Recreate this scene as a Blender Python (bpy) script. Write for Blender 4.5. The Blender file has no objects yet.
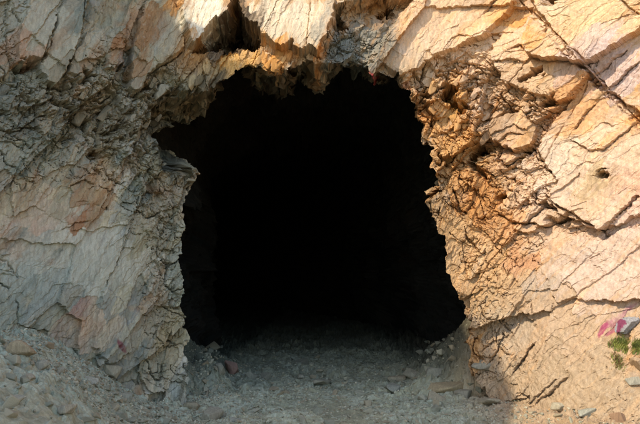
import bpy, math, random
import numpy as np
from mathutils import Vector, Matrix

# ------------------------------------------------------------------ basics
F = np.float32
RES = 0.0075                      # mesh spacing on the visible rock, metres
for m in list(bpy.data.meshes): bpy.data.meshes.remove(m)
scene = bpy.context.scene
col = scene.collection
rnd = random.Random(7)
rng = np.random.default_rng(11)

CAM = np.array([0.0, -9.0, 1.6]); FPX = 720.0; PITCH = math.atan(60 / 720.0)

def pixel_ray(px, py):
    """direction of sight through a point of the 640x424 photograph"""
    cx, cy = (np.asarray(px, float) - 320) / FPX, (212 - np.asarray(py, float)) / FPX
    c, s = math.cos(PITCH), math.sin(PITCH)
    d = np.stack([cx, c - s * cy, s + c * cy], -1)
    return d / np.linalg.norm(d, axis=-1, keepdims=True)

def sm(a, b, x):
    t = np.clip((x - a) / (b - a), 0, 1)
    return t * t * (3 - 2 * t)

# ------------------------------------------------------------------ noise
def hsh(ix, iy, seed):
    h = (ix.astype(np.int64) * 374761393 + iy.astype(np.int64) * 668265263 + seed * 1442695041) & 0xFFFFFFFF
    h = ((h ^ (h >> 13)) * 1274126177) & 0xFFFFFFFF
    h = ((h ^ (h >> 16)) * 2246822519) & 0xFFFFFFFF
    return (h ^ (h >> 15)) & 0xFFFFFFFF

def hf(ix, iy, seed): return (hsh(ix, iy, seed) & 0xFFFFFF).astype(F) / F(0xFFFFFF)

_a = np.linspace(0, 2 * np.pi, 256, endpoint=False)
_GX, _GY = np.cos(_a).astype(F), np.sin(_a).astype(F)

def pnoise(x, y, seed=0):
    x0, y0 = np.floor(x), np.floor(y)
    fx, fy = (x - x0).astype(F), (y - y0).astype(F)
    ix, iy = x0.astype(np.int64), y0.astype(np.int64)
    u, v = fx * fx * fx * (fx * (fx * 6 - 15) + 10), fy * fy * fy * (fy * (fy * 6 - 15) + 10)
    def g(a, b):
        k = (hsh(ix + a, iy + b, seed) & 255)
        return _GX[k] * (fx - a) + _GY[k] * (fy - b)
    n0 = g(0, 0) * (1 - u) + g(1, 0) * u
    n1 = g(0, 1) * (1 - u) + g(1, 1) * u
    return (n0 * (1 - v) + n1 * v) * 1.5

def fbm(x, y, octv, seed=0, gain=0.5, lac=2.03):
    r, a, n = 0, 1.0, 0
    for i in range(octv):
        r = r + a * pnoise(x + 17.3 * i, y - 9.1 * i, seed + i * 31)
        n += a; a *= gain; x = x * lac; y = y * lac
    return r / n

def voro(x, y, seed, jit=0.9):
    """nearest cell: random values of the cell, offset from its seed, distance to the cell's edge"""
    x0, y0 = np.floor(x), np.floor(y)
    ix, iy = x0.astype(np.int64), y0.astype(np.int64)
    fx, fy = (x - x0).astype(F), (y - y0).astype(F)
    sh = x.shape
    F1 = np.full(sh, 99, F); F2 = np.full(sh, 99, F)
    DX = np.zeros(sh, F); DY = np.zeros(sh, F); ID = np.zeros(sh, np.int64)
    for a in (-1, 0, 1):
        for b in (-1, 0, 1):
            h = hsh(ix + a, iy + b, seed)
            px = a + 0.5 + jit * ((h & 0xFFFF).astype(F) / 65535 - 0.5)
            py = b + 0.5 + jit * (((h >> 16) & 0xFFFF).astype(F) / 65535 - 0.5)
            dx, dy = fx - px, fy - py
            d = dx * dx + dy * dy
            n = d < F1
            F2 = np.where(n, F1, np.minimum(F2, d))
            F1 = np.where(n, d, F1); DX = np.where(n, dx, DX); DY = np.where(n, dy, DY); ID = np.where(n, h, ID)
    k = ID * 2654435761 & 0xFFFFFFFF
    r1 = ((k >> 8) & 1023).astype(F) / 1023; r2 = ((k >> 18) & 1023).astype(F) / 1023
    r3 = ((ID >> 5) & 1023).astype(F) / 1023
    return r1, r2, r3, DX, DY, np.sqrt(F2) - np.sqrt(F1)

def poly_sdf(x, z, poly, grad=False):
    """signed distance to a polygon, positive outside"""
    P = np.asarray(poly, float); n = len(P)
    best = np.full(x.shape, 1e9, F); cx = np.zeros(x.shape, F); cz = np.zeros(x.shape, F)
    ins = np.zeros(x.shape, bool)
    for i in range(n):
        a, b = P[i], P[(i + 1) % n]
        ex, ez = b - a
        t = np.clip(((x - a[0]) * ex + (z - a[1]) * ez) / (ex * ex + ez * ez + 1e-12), 0, 1)
        qx, qz = a[0] + t * ex, a[1] + t * ez
        d = (x - qx) ** 2 + (z - qz) ** 2
        m = d < best
        best = np.where(m, d, best); 
        if grad: cx = np.where(m, qx, cx); cz = np.where(m, qz, cz)
        if abs(ez) > 1e-9:
            c = ((a[1] > z) != (b[1] > z)) & (x < (b[0] - a[0]) * (z - a[1]) / (b[1] - a[1]) + a[0])
            ins ^= c
    d = np.sqrt(best); sg = np.where(ins, -1, 1)
    if grad:
        gx, gz = (x - cx) * sg, (z - cz) * sg
        l = np.sqrt(gx * gx + gz * gz) + 1e-6
        return d * sg, gx / l, gz / l
    return d * sg

def line_dist(x, z, pts):
    best = np.full(x.shape, 1e9, F); par = np.zeros(x.shape, F)
    n = len(pts) - 1
    for i in range(n):
        a, b = pts[i], pts[i + 1]
        ex, ez = b[0] - a[0], b[1] - a[1]
        t = np.clip(((x - a[0]) * ex + (z - a[1]) * ez) / (ex * ex + ez * ez + 1e-12), 0, 1)
        d = (x - a[0] - t * ex) ** 2 + (z - a[1] - t * ez) ** 2
        m = d < best
        best = np.where(m, d, best); par = np.where(m, (i + t) / n, par)
    return np.sqrt(best), par

# ------------------------------------------------------------------ the plan of the rock face
# the foot line of the cliff seen from above; s runs along it
_CS = np.array([-22, -14, -8.5, -5.4, -3.6, -2.4, -1.6, 1.7, 2.6, 3.6, 5.5, 9.0, 16.0])
_CX = np.array([-10.5, -7.6, -6.3, -5.1, -3.6, -2.4, -1.6, 1.7, 2.6, 3.6, 5.3, 8.2, 14.0])
_CY = np.array([-19.0, -12.0, -6.8, -3.0, -1.45, -0.55, -0.05, 0.0, -0.45, -1.15, -2.6, -4.6, -8.0])
_fs = np.arange(-22, 16, 0.02)
def _smooth(v):
    k = np.hanning(61); k /= k.sum()
    p = np.pad(v, 30, mode='reflect', reflect_type='odd')
    return np.convolve(p, k, 'valid')
_fx, _fy = _smooth(np.interp(_fs, _CS, _CX)), _smooth(np.interp(_fs, _CS, _CY))
_tx, _ty = np.gradient(_fx), np.gradient(_fy)
_tl = np.hypot(_tx, _ty); _nx, _ny = _ty / _tl, -_tx / _tl          # outward (towards the open)

def lean(s, z):
    """how far the smooth base surface stands out (+) of the plan line"""
    top = 0.42 * np.exp(-((s - 0.1) / 2.3) ** 2) * sm(3.4, 4.6, z)             # brow over the mouth
    back = -0.10 * np.maximum(z - 3.0, 0)
    foot_r = 0.42 * sm(1.75, 3.2, s) * np.maximum(1.7 - z, 0)                   # dusty apron at the right
    foot_l = 0.10 * sm(-1.5, -2.4, s) * np.maximum(2.2 - z, 0)
    return top + back + foot_r + foot_l

def base(s, z):
    l = lean(s, z)
    nx, ny = np.interp(s, _fs, _nx), np.interp(s, _fs, _ny)
    return np.interp(s, _fs, _fx) + nx * l, np.interp(s, _fs, _fy) + ny * l, nx, ny

def at(px, py):
    """point of the photograph -> (s, z) on the smooth base face"""
    d = pixel_ray(px, py); y = -.2; sg = None
    for _ in range(60):
        t = (y - CAM[1]) / d[1]
        x, z = CAM[0] + d[0] * t, CAM[2] + d[2] * t
        if sg is None: sg = float(np.interp(x, _fx, _fs))
        for _k in range(4): sg += .8 * (x - float(base(sg, z)[0]))
        y = .5 * y + .5 * float(base(sg, z)[1])
    return sg, z

def atl(pts): return [at(*p) for p in pts]

# ------------------------------------------------------------------ traced shapes (points of the photograph)
MOUTH = [(186, 470), (185, 396), (190, 376), (186, 350), (189, 340), (186, 326), (181, 305), (184, 290), (180, 262), (181, 238), (186, 208),
         (190, 196), (196, 184), (200, 175), (197, 169), (188, 170), (178, 172), (168, 168), (161, 158), (161, 142), (171, 124), (188, 107), (206, 94), (218, 82), (236, 76), (250, 68),
         (268, 76), (286, 74), (300, 66), (322, 69), (345, 66), (361, 66), (366, 84), (373, 88), (381, 70), (395, 76), (399, 90), (407, 92), (411, 102), (418, 108),
         (416, 115), (426, 121), (425, 134), (422, 142), (432, 150), (429, 156), (434, 164), (430, 168), (438, 176), (442, 186), (439, 196), (424, 200), (421, 204),
         (431, 210), (437, 224), (439, 236), (444, 250), (446, 268), (449, 282), (457, 292), (463, 302),
         (459, 313), (467, 322), (462, 340), (471, 354), (470, 374), (480, 388), (486, 408), (500, 470)]

# slabs: outline, thickness (m), how much they swing out towards their lower end, roughness, label
SLABS = [
 ([(12, 64), (15, 34), (30, 0), (61, 0), (54, 22), (45, 44), (38, 64), (26, 62)], .07, .10, .22, 'smooth grey slab with a pinkish stain'),
 ([(62, 0), (86, 0), (78, 34), (68, 58), (60, 76), (52, 89), (43, 86), (36, 74), (44, 48), (55, 22)], .10, .10, .18, 'long smooth grey tongue of slate with a pointed lower end'),
 ([(85, 34), (101, 30), (106, 40), (103, 62), (96, 60), (88, 74), (79, 74), (74, 84), (63, 78), (70, 56)], .06, .08, .4, None),
 ([(109, 32), (122, 30), (119, 52), (123, 66), (112, 71), (102, 68), (104, 48)], .09, .08, .4, 'rust brown block with a rounded lower end'),
 ([(146, 2), (166, -8), (178, 4), (184, 22), (185, 46), (172, 55), (160, 66), (146, 74), (138, 92), (126, 88), (130, 66), (133, 40)], .08, .08, .25, 'smooth slab streaked with rust brown'),
 ([(178, -8), (238, -8), (233, 8), (224, 18), (210, 28), (203, 38), (190, 47), (186, 38), (181, 18)], .20, .22, .16, 'sunlit cream slab hanging beside the dark hollow'),
 ([(240, -8), (330, -8), (336, 6), (333, 24), (326, 40), (318, 58), (309, 52), (302, 56), (292, 48), (280, 52), (270, 42), (262, 38), (257, 28), (247, 26), (241, 12)], .20, .20, .2, 'sunlit cream slabs with steep grain over the mouth'),
 ([(418, -8), (520, -8), (508, 12), (486, 34), (452, 52), (430, 60), (414, 70), (398, 76), (386, 66), (372, 60), (384, 44), (398, 26)], .05, .10, .24, 'broad smooth sunlit slab right above the mouth'),
 ([(528, -8), (660, -8), (660, 128), (610, 90), (572, 52), (548, 22)], .10, .04, .26, 'broad smooth slab beyond the long slanting joint'),
 ([(506, 22), (530, 14), (560, 48), (590, 78), (580, 96), (560, 104), (548, 96), (524, 92), (505, 84), (492, 62), (490, 44)], .07, .10, .36, None),
 ([(560, 112), (588, 82), (608, 96), (660, 150), (660, 205), (604, 232), (588, 226), (560, 214), (548, 200), (560, 184), (546, 166), (536, 150)], .09, .08, .28, 'broad pale slab with a small dark hole'),
 ([(552, 230), (602, 240), (660, 214), (660, 300), (600, 300), (556, 300), (540, 260)], .05, .04, .24, None),
 ([(488, 122), (520, 108), (536, 124), (528, 150), (514, 152), (500, 146), (490, 138)], .07, .09, .3, None),
 ([(512, 228), (530, 204), (546, 206), (560, 216), (548, 226), (528, 232)], .05, .07, .4, None),
 ([(364, 66), (378, 66), (374, 84), (369, 92), (362, 84)], .18, .10, .3, 'small hanging block of rock with a red tip'),
 ([(196, 62), (232, 52), (262, 50), (280, 58), (296, 64), (290, 72), (268, 72), (258, 84), (244, 82), (232, 92), (214, 88), (200, 92), (192, 82)], .10, .12, .45, 'sunlit orange ledge under the dark hollow'),
 ([(90, 344), (96, 308), (104, 286), (120, 300), (130, 330), (132, 352), (110, 366)], .05, .02, .14, 'smooth pale pinkish slab with faint red stains'),
]
# hollows: outline, depth
HOLLOWS = [
 ([(237, -6), (242, 12), (246, 26), (258, 30), (264, 42), (256, 48), (240, 50), (226, 52), (208, 49), (192, 49), (204, 38), (214, 27), (226, 18), (233, 8)], .82),
 ([(335, 6), (352, 2), (380, -8), (418, -8), (397, 26), (382, 46), (372, 60), (362, 78), (345, 70), (330, 64), (318, 60), (327, 42), (334, 24)], .16),
 ([(335, 4), (345, 2), (347, 16), (354, 26), (340, 34), (330, 28)], .6),
 ([(380, 0), (400, -6), (396, 8), (384, 16), (372, 18)], .3),
 ([(150, 104), (178, 94), (215, 92), (262, 86), (290, 72), (322, 66), (362, 80), (362, 106), (214, 120), (206, 150), (168, 160), (152, 130)], .50),
 ([(443, 88), (452, 84), (457, 92), (452, 99), (468, 114), (464, 118), (452, 108), (438, 100)], .75),
 ([(434, 84), (448, 80), (452, 86), (438, 90)], .18),
 ([(470, 150), (480, 142), (488, 148), (476, 156), (475, 163), (487, 176), (486, 184), (474, 172), (466, 162)], .85),
 ([(436, 150), (444, 158), (456, 155), (452, 164), (442, 162), (437, 156)], .6),
 ([(458, 100), (470, 108), (478, 104), (474, 112), (462, 112)], .4),
 ([(518, 78), (532, 72), (547, 68), (546, 76), (530, 82), (517, 82)], .4),
 ([(527, 98), (536, 95), (532, 104)], .20), ([(540, 100), (555, 96), (557, 102), (546, 106), (538, 108)], .4),
 ([(530, -8), (556, -8), (574, -6), (566, 6), (552, 10)], .30),
 ([(38, 64), (36, 73), (28, 80), (14, 74), (12, 66), (26, 64)], .12),
 ([(66, 80), (84, 76), (88, 82), (72, 88)], .10),
 ([(594, 176), (604, 170), (611, 173), (609, 178), (598, 180)], .22),
 ([(96, 126), (108, 130), (120, 120), (124, 128), (108, 140), (98, 136)], .16),
 ([(126, 96), (150, 80), (156, 86), (140, 98), (128, 104)], .10),
 ([(0, -6), (24, -6), (10, 24), (10, 90), (4, 120), (-6, 150), (-20, 150), (-20, -6)], .0),
 ([(516, 150), (530, 144), (536, 147), (524, 156)], .2), ([(544, 214), (560, 218), (574, 214), (560, 226), (546, 226)], .15), ([(420, 92), (430, 90), (436, 100), (426, 104)], .3), ([(494, 196), (504, 190), (506, 200), (498, 206)], .2), ([(476, 216), (486, 214), (484, 222)], .15), ([(60, 140), (74, 132), (78, 138), (66, 146)], .12), ([(84, 154), (100, 150), (104, 158), (90, 162)], .14), ([(20, 96), (34, 98), (32, 106), (18, 104)], .12), ([(50, 104), (66, 100), (68, 108), (54, 112)], .12),
 ([(503, 352), (518, 348), (523, 352), (519, 364), (513, 352)], .0),
]
# joints and cracks: line, half width (m), depth (m), lip (+ raises the side below-left of the line)
CRACKS = [
 ([(518, -2), (534, 14), (552, 30), (566, 44), (580, 56), (596, 74), (612, 92), (640, 124), (655, 140)], .011, .09),
 ([(55, 18), (50, 34), (46, 48), (38, 66)], .010, .10),
 ([(82, 2), (78, 28), (70, 52), (63, 76)], .010, .08),
 ([(592, 82), (604, 70), (616, 60), (627, 53)], .009, .07), ([(606, 92), (618, 84), (630, 70), (642, 64)], .009, .08),
 ([(620, 0), (632, 12), (642, 18)], .014, .1),
 ([(547, 196), (556, 204), (574, 214), (590, 224), (604, 231), (616, 220), (628, 206), (640, 196)], .012, .10),
 ([(572, 140), (590, 152), (604, 150), (625, 132), (642, 116)], .008, .05),
 ([(560, 110), (572, 96), (584, 84)], .009, .08), ([(590, 78), (600, 74), (592, 82)], .01, .08),
 ([(575, 130), (584, 116), (594, 104)], .008, .06),
 ([(498, 214), (512, 222), (526, 223), (538, 212), (548, 200)], .012, .10),
 ([(526, 222), (544, 227), (560, 220), (572, 212)], .010, .10),
 ([(511, 374), (520, 362), (528, 350), (532, 346)], .010, .08),
 ([(480, 352), (488, 344), (502, 338)], .008, .05),
 ([(476, 380), (486, 366), (494, 352), (500, 336)], .008, .05),
 ([(536, 404), (552, 392), (566, 378)], .014, .06), ([(520, 412), (535, 398), (556, 380)], .008, .05),
 ([(184, 50), (172, 60), (160, 66), (150, 74), (142, 88)], .010, .10),
 ([(140, 96), (156, 94), (176, 90), (196, 96)], .012, .10),
 ([(60, 118), (76, 108), (90, 102), (104, 96)], .010, .08), ([(20, 130), (36, 118), (52, 112)], .010, .07),
 ([(50, 150), (60, 140), (72, 128), (82, 112)], .010, .06), ([(36, 172), (44, 160), (54, 148)], .008, .04),
 ([(104, 286), (112, 270), (120, 250), (128, 226), (140, 200), (150, 180)], .008, .05),
 ([(70, 186), (84, 180), (92, 184)], .008, .05), ([(60, 230), (72, 224), (84, 222)], .007, .03),
 ([(410, 76), (430, 72), (450, 70), (470, 76), (496, 82)], .010, .06),
 ([(440, 66), (456, 60), (480, 64), (500, 72)], .010, .05), ([(508, 50), (520, 44), (528, 52)], .008, .06), ([(496, 62), (510, 60), (520, 62)], .012, .09),
 ([(484, 14), (492, 4), (500, 0)], .010, .06), ([(344, 62), (356, 58), (366, 64)], .008, .05),
 ([(470, 120), (480, 116), (492, 118), (500, 112), (520, 108)], .012, .09), ([(500, 140), (510, 132), (522, 134)], .008, .05),
]
# rough rubbly rock: centre, radii, amount
ROUGH = [(460, 74, 50, 16, .4), (470, 110, 36, 24, .5), (470, 190, 36, 60, .16), (490, 250, 40, 40, .12), (460, 300, 22, 40, .2), (50, 110, 60, 34, .40),
         (120, 120, 50, 40, .42), (170, 90, 40, 20, .5), (110, 190, 60, 40, .25), (160, 230, 26, 70, .25), (160, 330, 26, 60, .3), (300, 84, 70, 20, .5),
         (30, 270, 60, 40, .25), (520, 130, 40, 30, .2), (500, 330, 40, 30, .2), (350, 50, 30, 30, .3), (420, 95, 20, 20, .5),
         (40, 220, 60, 50, -.3), (60, 290, 60, 40, -.2), (120, 260, 40, 60, -.2), (560, 350, 60, 60, -.35), (560, 150, 110, 110, .2), (560, 60, 90, 60, .1), (30, 180, 60, 30, .15), (110, 330, 24, 36, -.35), (40, 220, 34, 26, -.2), (80, 260, 40, 30, -.15)]

def C(r, g, b):                       # photograph-like 8 bit tone -> linear reflectance
    return np.array([((v / 255) ** 2.2) for v in (r, g, b)], F)

# patches of stone colour and of painted shade: centre, radii, slant of the long axis (deg), tone, strength
STAIN_SHADE = [
 (560, 50, 110, 60, 0, (212, 184, 152), .6), (590, 200, 90, 70, 0, (208, 182, 156), .6), (430, 30, 60, 40, 50, (214, 186, 154), .6), (290, 25, 50, 40, 0, (216, 198, 168), .9),
 (210, 20, 26, 30, 0, (224, 212, 186), .95), (560, 330, 90, 70, 0, (172, 148, 120), .9), (600, 400, 90, 40, 0, (160, 140, 112), .8), (500, 390, 60, 30, 0, (166, 144, 116), .8),
 (522, 26, 26, 10, -45, (198, 140, 76), .8), (505, 18, 18, 22, 55, (208, 154, 90), .6), (572, 92, 30, 14, 50, (190, 136, 86), .7), (600, 14, 40, 30, 0, (206, 178, 130), .4),
 (585, 110, 16, 22, 45, (200, 150, 100), .5), (628, 66, 22, 30, 50, (188, 166, 160), .7), (588, 56, 26, 16, 40, (190, 168, 156), .6), (450, 130, 26, 34, 0, (188, 140, 82), .8),
 (466, 180, 34, 50, 60, (184, 142, 92), .8), (490, 215, 18, 50, 30, (172, 120, 68), .8), (458, 96, 12, 12, -40, (196, 142, 66), .6), (420, 110, 14, 24, 0, (196, 140, 84), .7),
 (406, 90, 12, 8, 0, (206, 150, 110), .8), (470, 260, 36, 50, 50, (184, 148, 104), .7), (520, 262, 12, 8, 0, (178, 124, 88), .5), (485, 318, 24, 20, 0, (176, 146, 106), .7),
 (470, 350, 14, 26, 0, (176, 130, 80), .7), (500, 330, 22, 30, 55, (166, 152, 132), .5), (540, 285, 14, 10, 0, (160, 150, 136), .5), (600, 185, 12, 12, 60, (166, 142, 98), .6),
 (640, 190, 20, 30, 50, (206, 160, 136), .5), (620, 260, 50, 40, 40, (196, 174, 158), .6), (540, 165, 30, 20, 30, (206, 190, 168), .5),
 (240, 64, 36, 16, 10, (210, 162, 92), .85), (275, 58, 16, 12, 0, (214, 146, 70), .7), (232, 34, 32, 16, 20, (84, 68, 50), .9), (243, 8, 8, 22, 0, (70, 60, 48), .9), (205, 82, 20, 14, 0, (196, 168, 122), .7),  # the dark brown patches are the hollow's shade, painted in
 (290, 88, 110, 13, 0, (78, 68, 54), .9), (180, 104, 34, 12, 20, (92, 78, 60), .8), (180, 152, 26, 26, 0, (76, 70, 58), .9), (360, 40, 34, 40, 50, (132, 128, 114), .95), (345, 60, 20, 16, 0, (120, 122, 112), .9),  # shade under the lip and in the recesses, painted as dark stone
 (370, 84, 4.5, 5, 0, (150, 62, 62), .9), (371, 74, 8, 12, 0, (206, 170, 140), .7),
 # left side
 (60, 40, 90, 60, 0, (138, 128, 108), .85), (60, 120, 100, 50, 10, (124, 114, 94), .55), (150, 110, 50, 30, 20, (126, 112, 88), .5), (50, 30, 30, 50, 70, (168, 160, 140), .8), (22, 50, 9, 16, 70, (176, 132, 104), .7), (84, 10, 8, 26, -20, (86, 100, 94), .8),
 (100, 26, 14, 10, 0, (134, 140, 128), .6), (152, 24, 9, 30, -14, (138, 96, 58), .95), (113, 48, 8, 20, -8, (146, 98, 58), .9), (135, 74, 8, 18, -10, (150, 108, 70), .7), (172, 6, 8, 14, 0, (176, 116, 44), .9), (176, 32, 12, 24, -20, (160, 156, 136), .6),
 (118, 64, 6, 6, 0, (110, 112, 112), .6), (60, 108, 60, 24, 20, (152, 140, 118), .8), (32, 86, 18, 10, 0, (150, 150, 136), .6), (90, 92, 20, 12, 30, (172, 158, 134), .7), (74, 84, 8, 10, 0, (178, 140, 106), .6),
 (40, 150, 12, 30, -40, (112, 120, 108), .6), (70, 130, 8, 22, -50, (116, 124, 110), .5), (10, 110, 14, 26, 0, (96, 106, 98), .6), (140, 100, 24, 14, 20, (150, 146, 132), .6),
 (20, 200, 24, 20, -40, (170, 138, 110), .5), (40, 226, 40, 22, 20, (184, 164, 142), .85), (32, 228, 22, 12, 20, (184, 142, 118), .6), (80, 236, 30, 20, 0, (180, 172, 152), .8), (90, 186, 16, 16, 0, (150, 112, 78), .7),
 (60, 30, 5, 30, -20, (150, 112, 78), .6), (128, 30, 5, 34, -18, (140, 96, 60), .7), (90, 60, 4, 20, -20, (146, 108, 74), .6), (70, 120, 8, 20, -35, (92, 88, 76), .6), (30, 120, 8, 20, -30, (96, 92, 80), .5), (98, 204, 6, 26, -35, (138, 96, 58), .85), (106, 190, 5, 22, -35, (148, 104, 66), .6), (79, 222, 7, 5, 0, (150, 92, 48), .8), (76, 192, 8, 10, 0, (152, 112, 82), .6), (60, 165, 24, 12, 0, (160, 152, 134), .5),
 (95, 268, 60, 26, 0, (184, 178, 160), .8), (168, 200, 20, 26, -20, (150, 126, 98), .7), (135, 190, 8, 30, -25, (112, 112, 100), .5), (137, 245, 6, 14, -10, (134, 128, 78), .6), (135, 165, 10, 16, 0, (130, 104, 78), .5),
 (150, 230, 20, 40, -20, (160, 148, 126), .6), (30, 285, 50, 20, 20, (150, 154, 142), .6), (12, 300, 20, 8, 10, (112, 120, 112), .5), (45, 305, 16, 20, 0, (124, 128, 118), .4),
 (84, 330, 14, 22, -10, (172, 136, 112), .6), (74, 312, 7, 6, 0, (138, 92, 86), .6), (100, 322, 14, 22, 0, (186, 164, 136), .8), (76, 350, 8, 12, 0, (166, 120, 102), .4),
 (112, 312, 5, 24, 28, (112, 122, 118), .75), (121, 346, 2, 8, 35, (118, 58, 66), .85), (156, 300, 14, 10, 30, (152, 112, 72), .6), (162, 340, 18, 40, 0, (160, 142, 112), .6), (178, 280, 8, 40, 0, (140, 138, 120), .6),
 (150, 370, 24, 16, 0, (150, 146, 124), .6), (135, 330, 10, 16, 0, (164, 150, 124), .5),
 (608, 322, 2.2, 13, -35, (140, 76, 98), .65), (602, 330, 2, 8, -20, (150, 56, 90), .8), (612, 331, 2, 7, -50, (150, 60, 92), .7),
]

# ------------------------------------------------------------------ rock detail shared by face and tunnel
def rock_detail(q, p, rough, seed=0, fine=True):
    """overlapping broken slate: outward displacement. q across the grain, p up the grain"""
    wq = q + 0.035 * fbm(q * 1.5, p * 1.2, 3, seed + 1) + 0.006 * pnoise(q * 22, p * 9, seed + 2)
    wp = p + 0.09 * fbm(q * 1.7, p * 1.1, 3, seed + 5) + 0.035 * pnoise(q * 12, p * 2, seed + 6) + 0.014 * pnoise(q * 40, p * 6, seed + 7)
    d = 0.16 * fbm(q * 0.7, p * 0.5, 3, seed + 9)
    edge = np.zeros(q.shape, F); snap = []
    for k, (w, l, a, g0) in enumerate([(.78, 2.6, .15, .30), (.33, 1.15, .10, .14), (.15, .50, .060, .05), (.066, .21, .028, .04), (.030, .09, .010, .06)]):
        if not fine and k > 3: break
        r1, r2, r3, dx, dy, e = voro(wq / w + 5.1 * k, wp / l - 3.7 * k, seed + 40 + k)
        gate = 1.0 if k == 0 else .12 + .88 * sm(-.25, .3, fbm(q * (.8 + .5 * k), p * (.5 + .3 * k), 2, seed + 20 + k) + .5 * (rough - .5))
        amp = a * (g0 + (1 - g0) * rough) * gate
        # each plate leans out towards its lower end and to one side
        d = d + amp * (1.4 * (r1 - .5) - (.5 + 1.0 * r2) * dy + 1.3 * (r3 - .4) * dx)
        cut = sm(.035, .0, e) * (r2 > .86)
        d = d - cut * amp * .4
        edge = np.maximum(edge, cut * gate * (g0 + (1 - g0) * rough))
        snap.append((dx * w, dy * l, r1, r3))
        wq = wq + 0.08 * w * pnoise(q / w, p / w, seed + 70 + k); wp = wp + 0.12 * w * pnoise(q / w + 9, p / w, seed + 80 + k)
    # broken chips where the rock is rubbly
    rb = np.clip(rough - .62, 0, .6)
    for k, (w, a) in enumerate([(.17, .13), (.085, .07), (.042, .014)]):
        r1, r2, r3, dx, dy, e = voro((wq + .3 * wp) / w, wp / w / 1.25, seed + 140 + k)
        d = d + rb * a * (1.7 * (r1 - .5) - (.4 + 1.4 * r2) * dy + 1.5 * (r3 - .5) * dx - 1.2 * sm(.10, 0, e) * (r3 > .5))
    # open slots under the lower edges of plates
    for k, (w, l, dep_) in enumerate([(.26, .30, .10), (.12, .13, .055), (.06, .07, .028)]):
        r1, r2, r3, dx, dy, e = voro((wq + .15 * wp) / w, wp / l + 2.7, seed + 160 + k)
        gm = sm(.38, .75, rough + .35 * fbm(q * 1.4, p * 1.4, 2, seed + 165 + k)) * (r3 > .58)
        slot = gm * sm(.13, .02, e) * sm(.05, .2, -dy) * (.5 + r1)
        d = d - dep_ * slot + .35 * dep_ * gm * sm(.12, .3, e) * (-dy)
        edge = np.maximum(edge, slot * .8)
    # grain: thin parallel layers
    d = d + (.005 + .006 * rough) * fbm(wq * 24, wp * 1.3, 3, seed + 11) + .0016 * fbm(wq * 75, wp * 5, 2, seed + 12)
    st = wq * 9 + .5 * fbm(q * 2, p * 2, 3, seed + 13)
    fr = st - np.floor(st)
    d = d + .017 * (.35 + .65 * rough) * (fr - .5) * sm(-.1, .3, fbm(q * 1.9, p * 1.2, 3, seed + 15))
    st = wq * 22 + .6 * fbm(q * 3, p * 2.5, 3, seed + 14)
    fr = st - np.floor(st)
    d = d + .007 * (.35 + .65 * rough) * (fr - .5) * sm(-.05, .3, fbm(q * 3.1, p * 1.6, 3, seed + 16))
    d = d + .0022 * fbm(q * 60, p * 45, 2, seed + 17) * rough
    return d, edge, snap

def rock_colour(q, p, s, side):
    """stone colour without stains; side 0 left (grey green), 1 right (warm)"""
    n1 = fbm(q * 1.6, p * .7, 5, 201); n2 = fbm(q * 7, p * 1.6, 4, 202); n3 = fbm(q * 2.2, p * 2.2, 4, 203); n4 = fbm(q * 30, p * 6, 3, 204)
    L = C(148, 142, 122) + sm(-.1, .5, n1)[..., None] * (C(176, 164, 142) - C(148, 142, 122))
    L = L + sm(.1, .45, n2)[..., None] * .8 * (C(108, 116, 106) - L) + sm(.22, .5, n3)[..., None] * .7 * (C(152, 116, 84) - L)
    R = C(182, 141, 95) + sm(-.2, .5, n1)[..., None] * (C(186, 152, 118) - C(182, 141, 95))
    R = R + sm(.08, .45, n2)[..., None] * .7 * (C(196, 148, 96) - R) + sm(.2, .5, n3)[..., None] * .55 * (C(168, 158, 144) - R)
    n5 = fbm(q * 4.5, p * .7, 4, 205)
    R = R + (sm(.12, .4, n5) * .75)[..., None] * (C(178, 122, 62) - R)
    R = R + (sm(.3, .55, -n5) * .5)[..., None] * (C(200, 182, 156) - R)
    L = L + (sm(.22, .45, n5) * .6)[..., None] * (C(136, 100, 66) - L)
    c = L + (R - L) * side[..., None]
    return c * (1 + .16 * n4[..., None] + .10 * n2[..., None])

def build_mesh(name, P, quads, colour, mat, parent=None, smooth=False, uvq=None):
    me = bpy.data.meshes.new(name)
    used = np.zeros(len(P), bool); used[quads.ravel()] = True
    idx = np.cumsum(used) - 1
    P = P[used]; quads = idx[quads]
    n = len(P); k = quads.shape[1]
    me.vertices.add(n); me.vertices.foreach_set('co', P.astype(F).ravel())
    me.loops.add(quads.size); me.loops.foreach_set('vertex_index', quads.astype(np.int32).ravel())
    me.polygons.add(len(quads)); me.polygons.foreach_set('loop_start', np.arange(0, quads.size, k, dtype=np.int32))
    me.polygons.foreach_set('use_smooth', np.full(len(quads), smooth))
    me.update(calc_edges=True)
    if colour is not None:
        a = me.color_attributes.new('stone', 'FLOAT_COLOR', 'POINT')
        c = np.ones((n, 4), F); c[:, :3] = np.clip(colour[used], .004, .85)
        a.data.foreach_set('color', c.ravel())
    me.materials.append(mat)
    o = bpy.data.objects.new(name, me); col.objects.link(o)
    if parent: o.parent = parent
    return o

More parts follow.
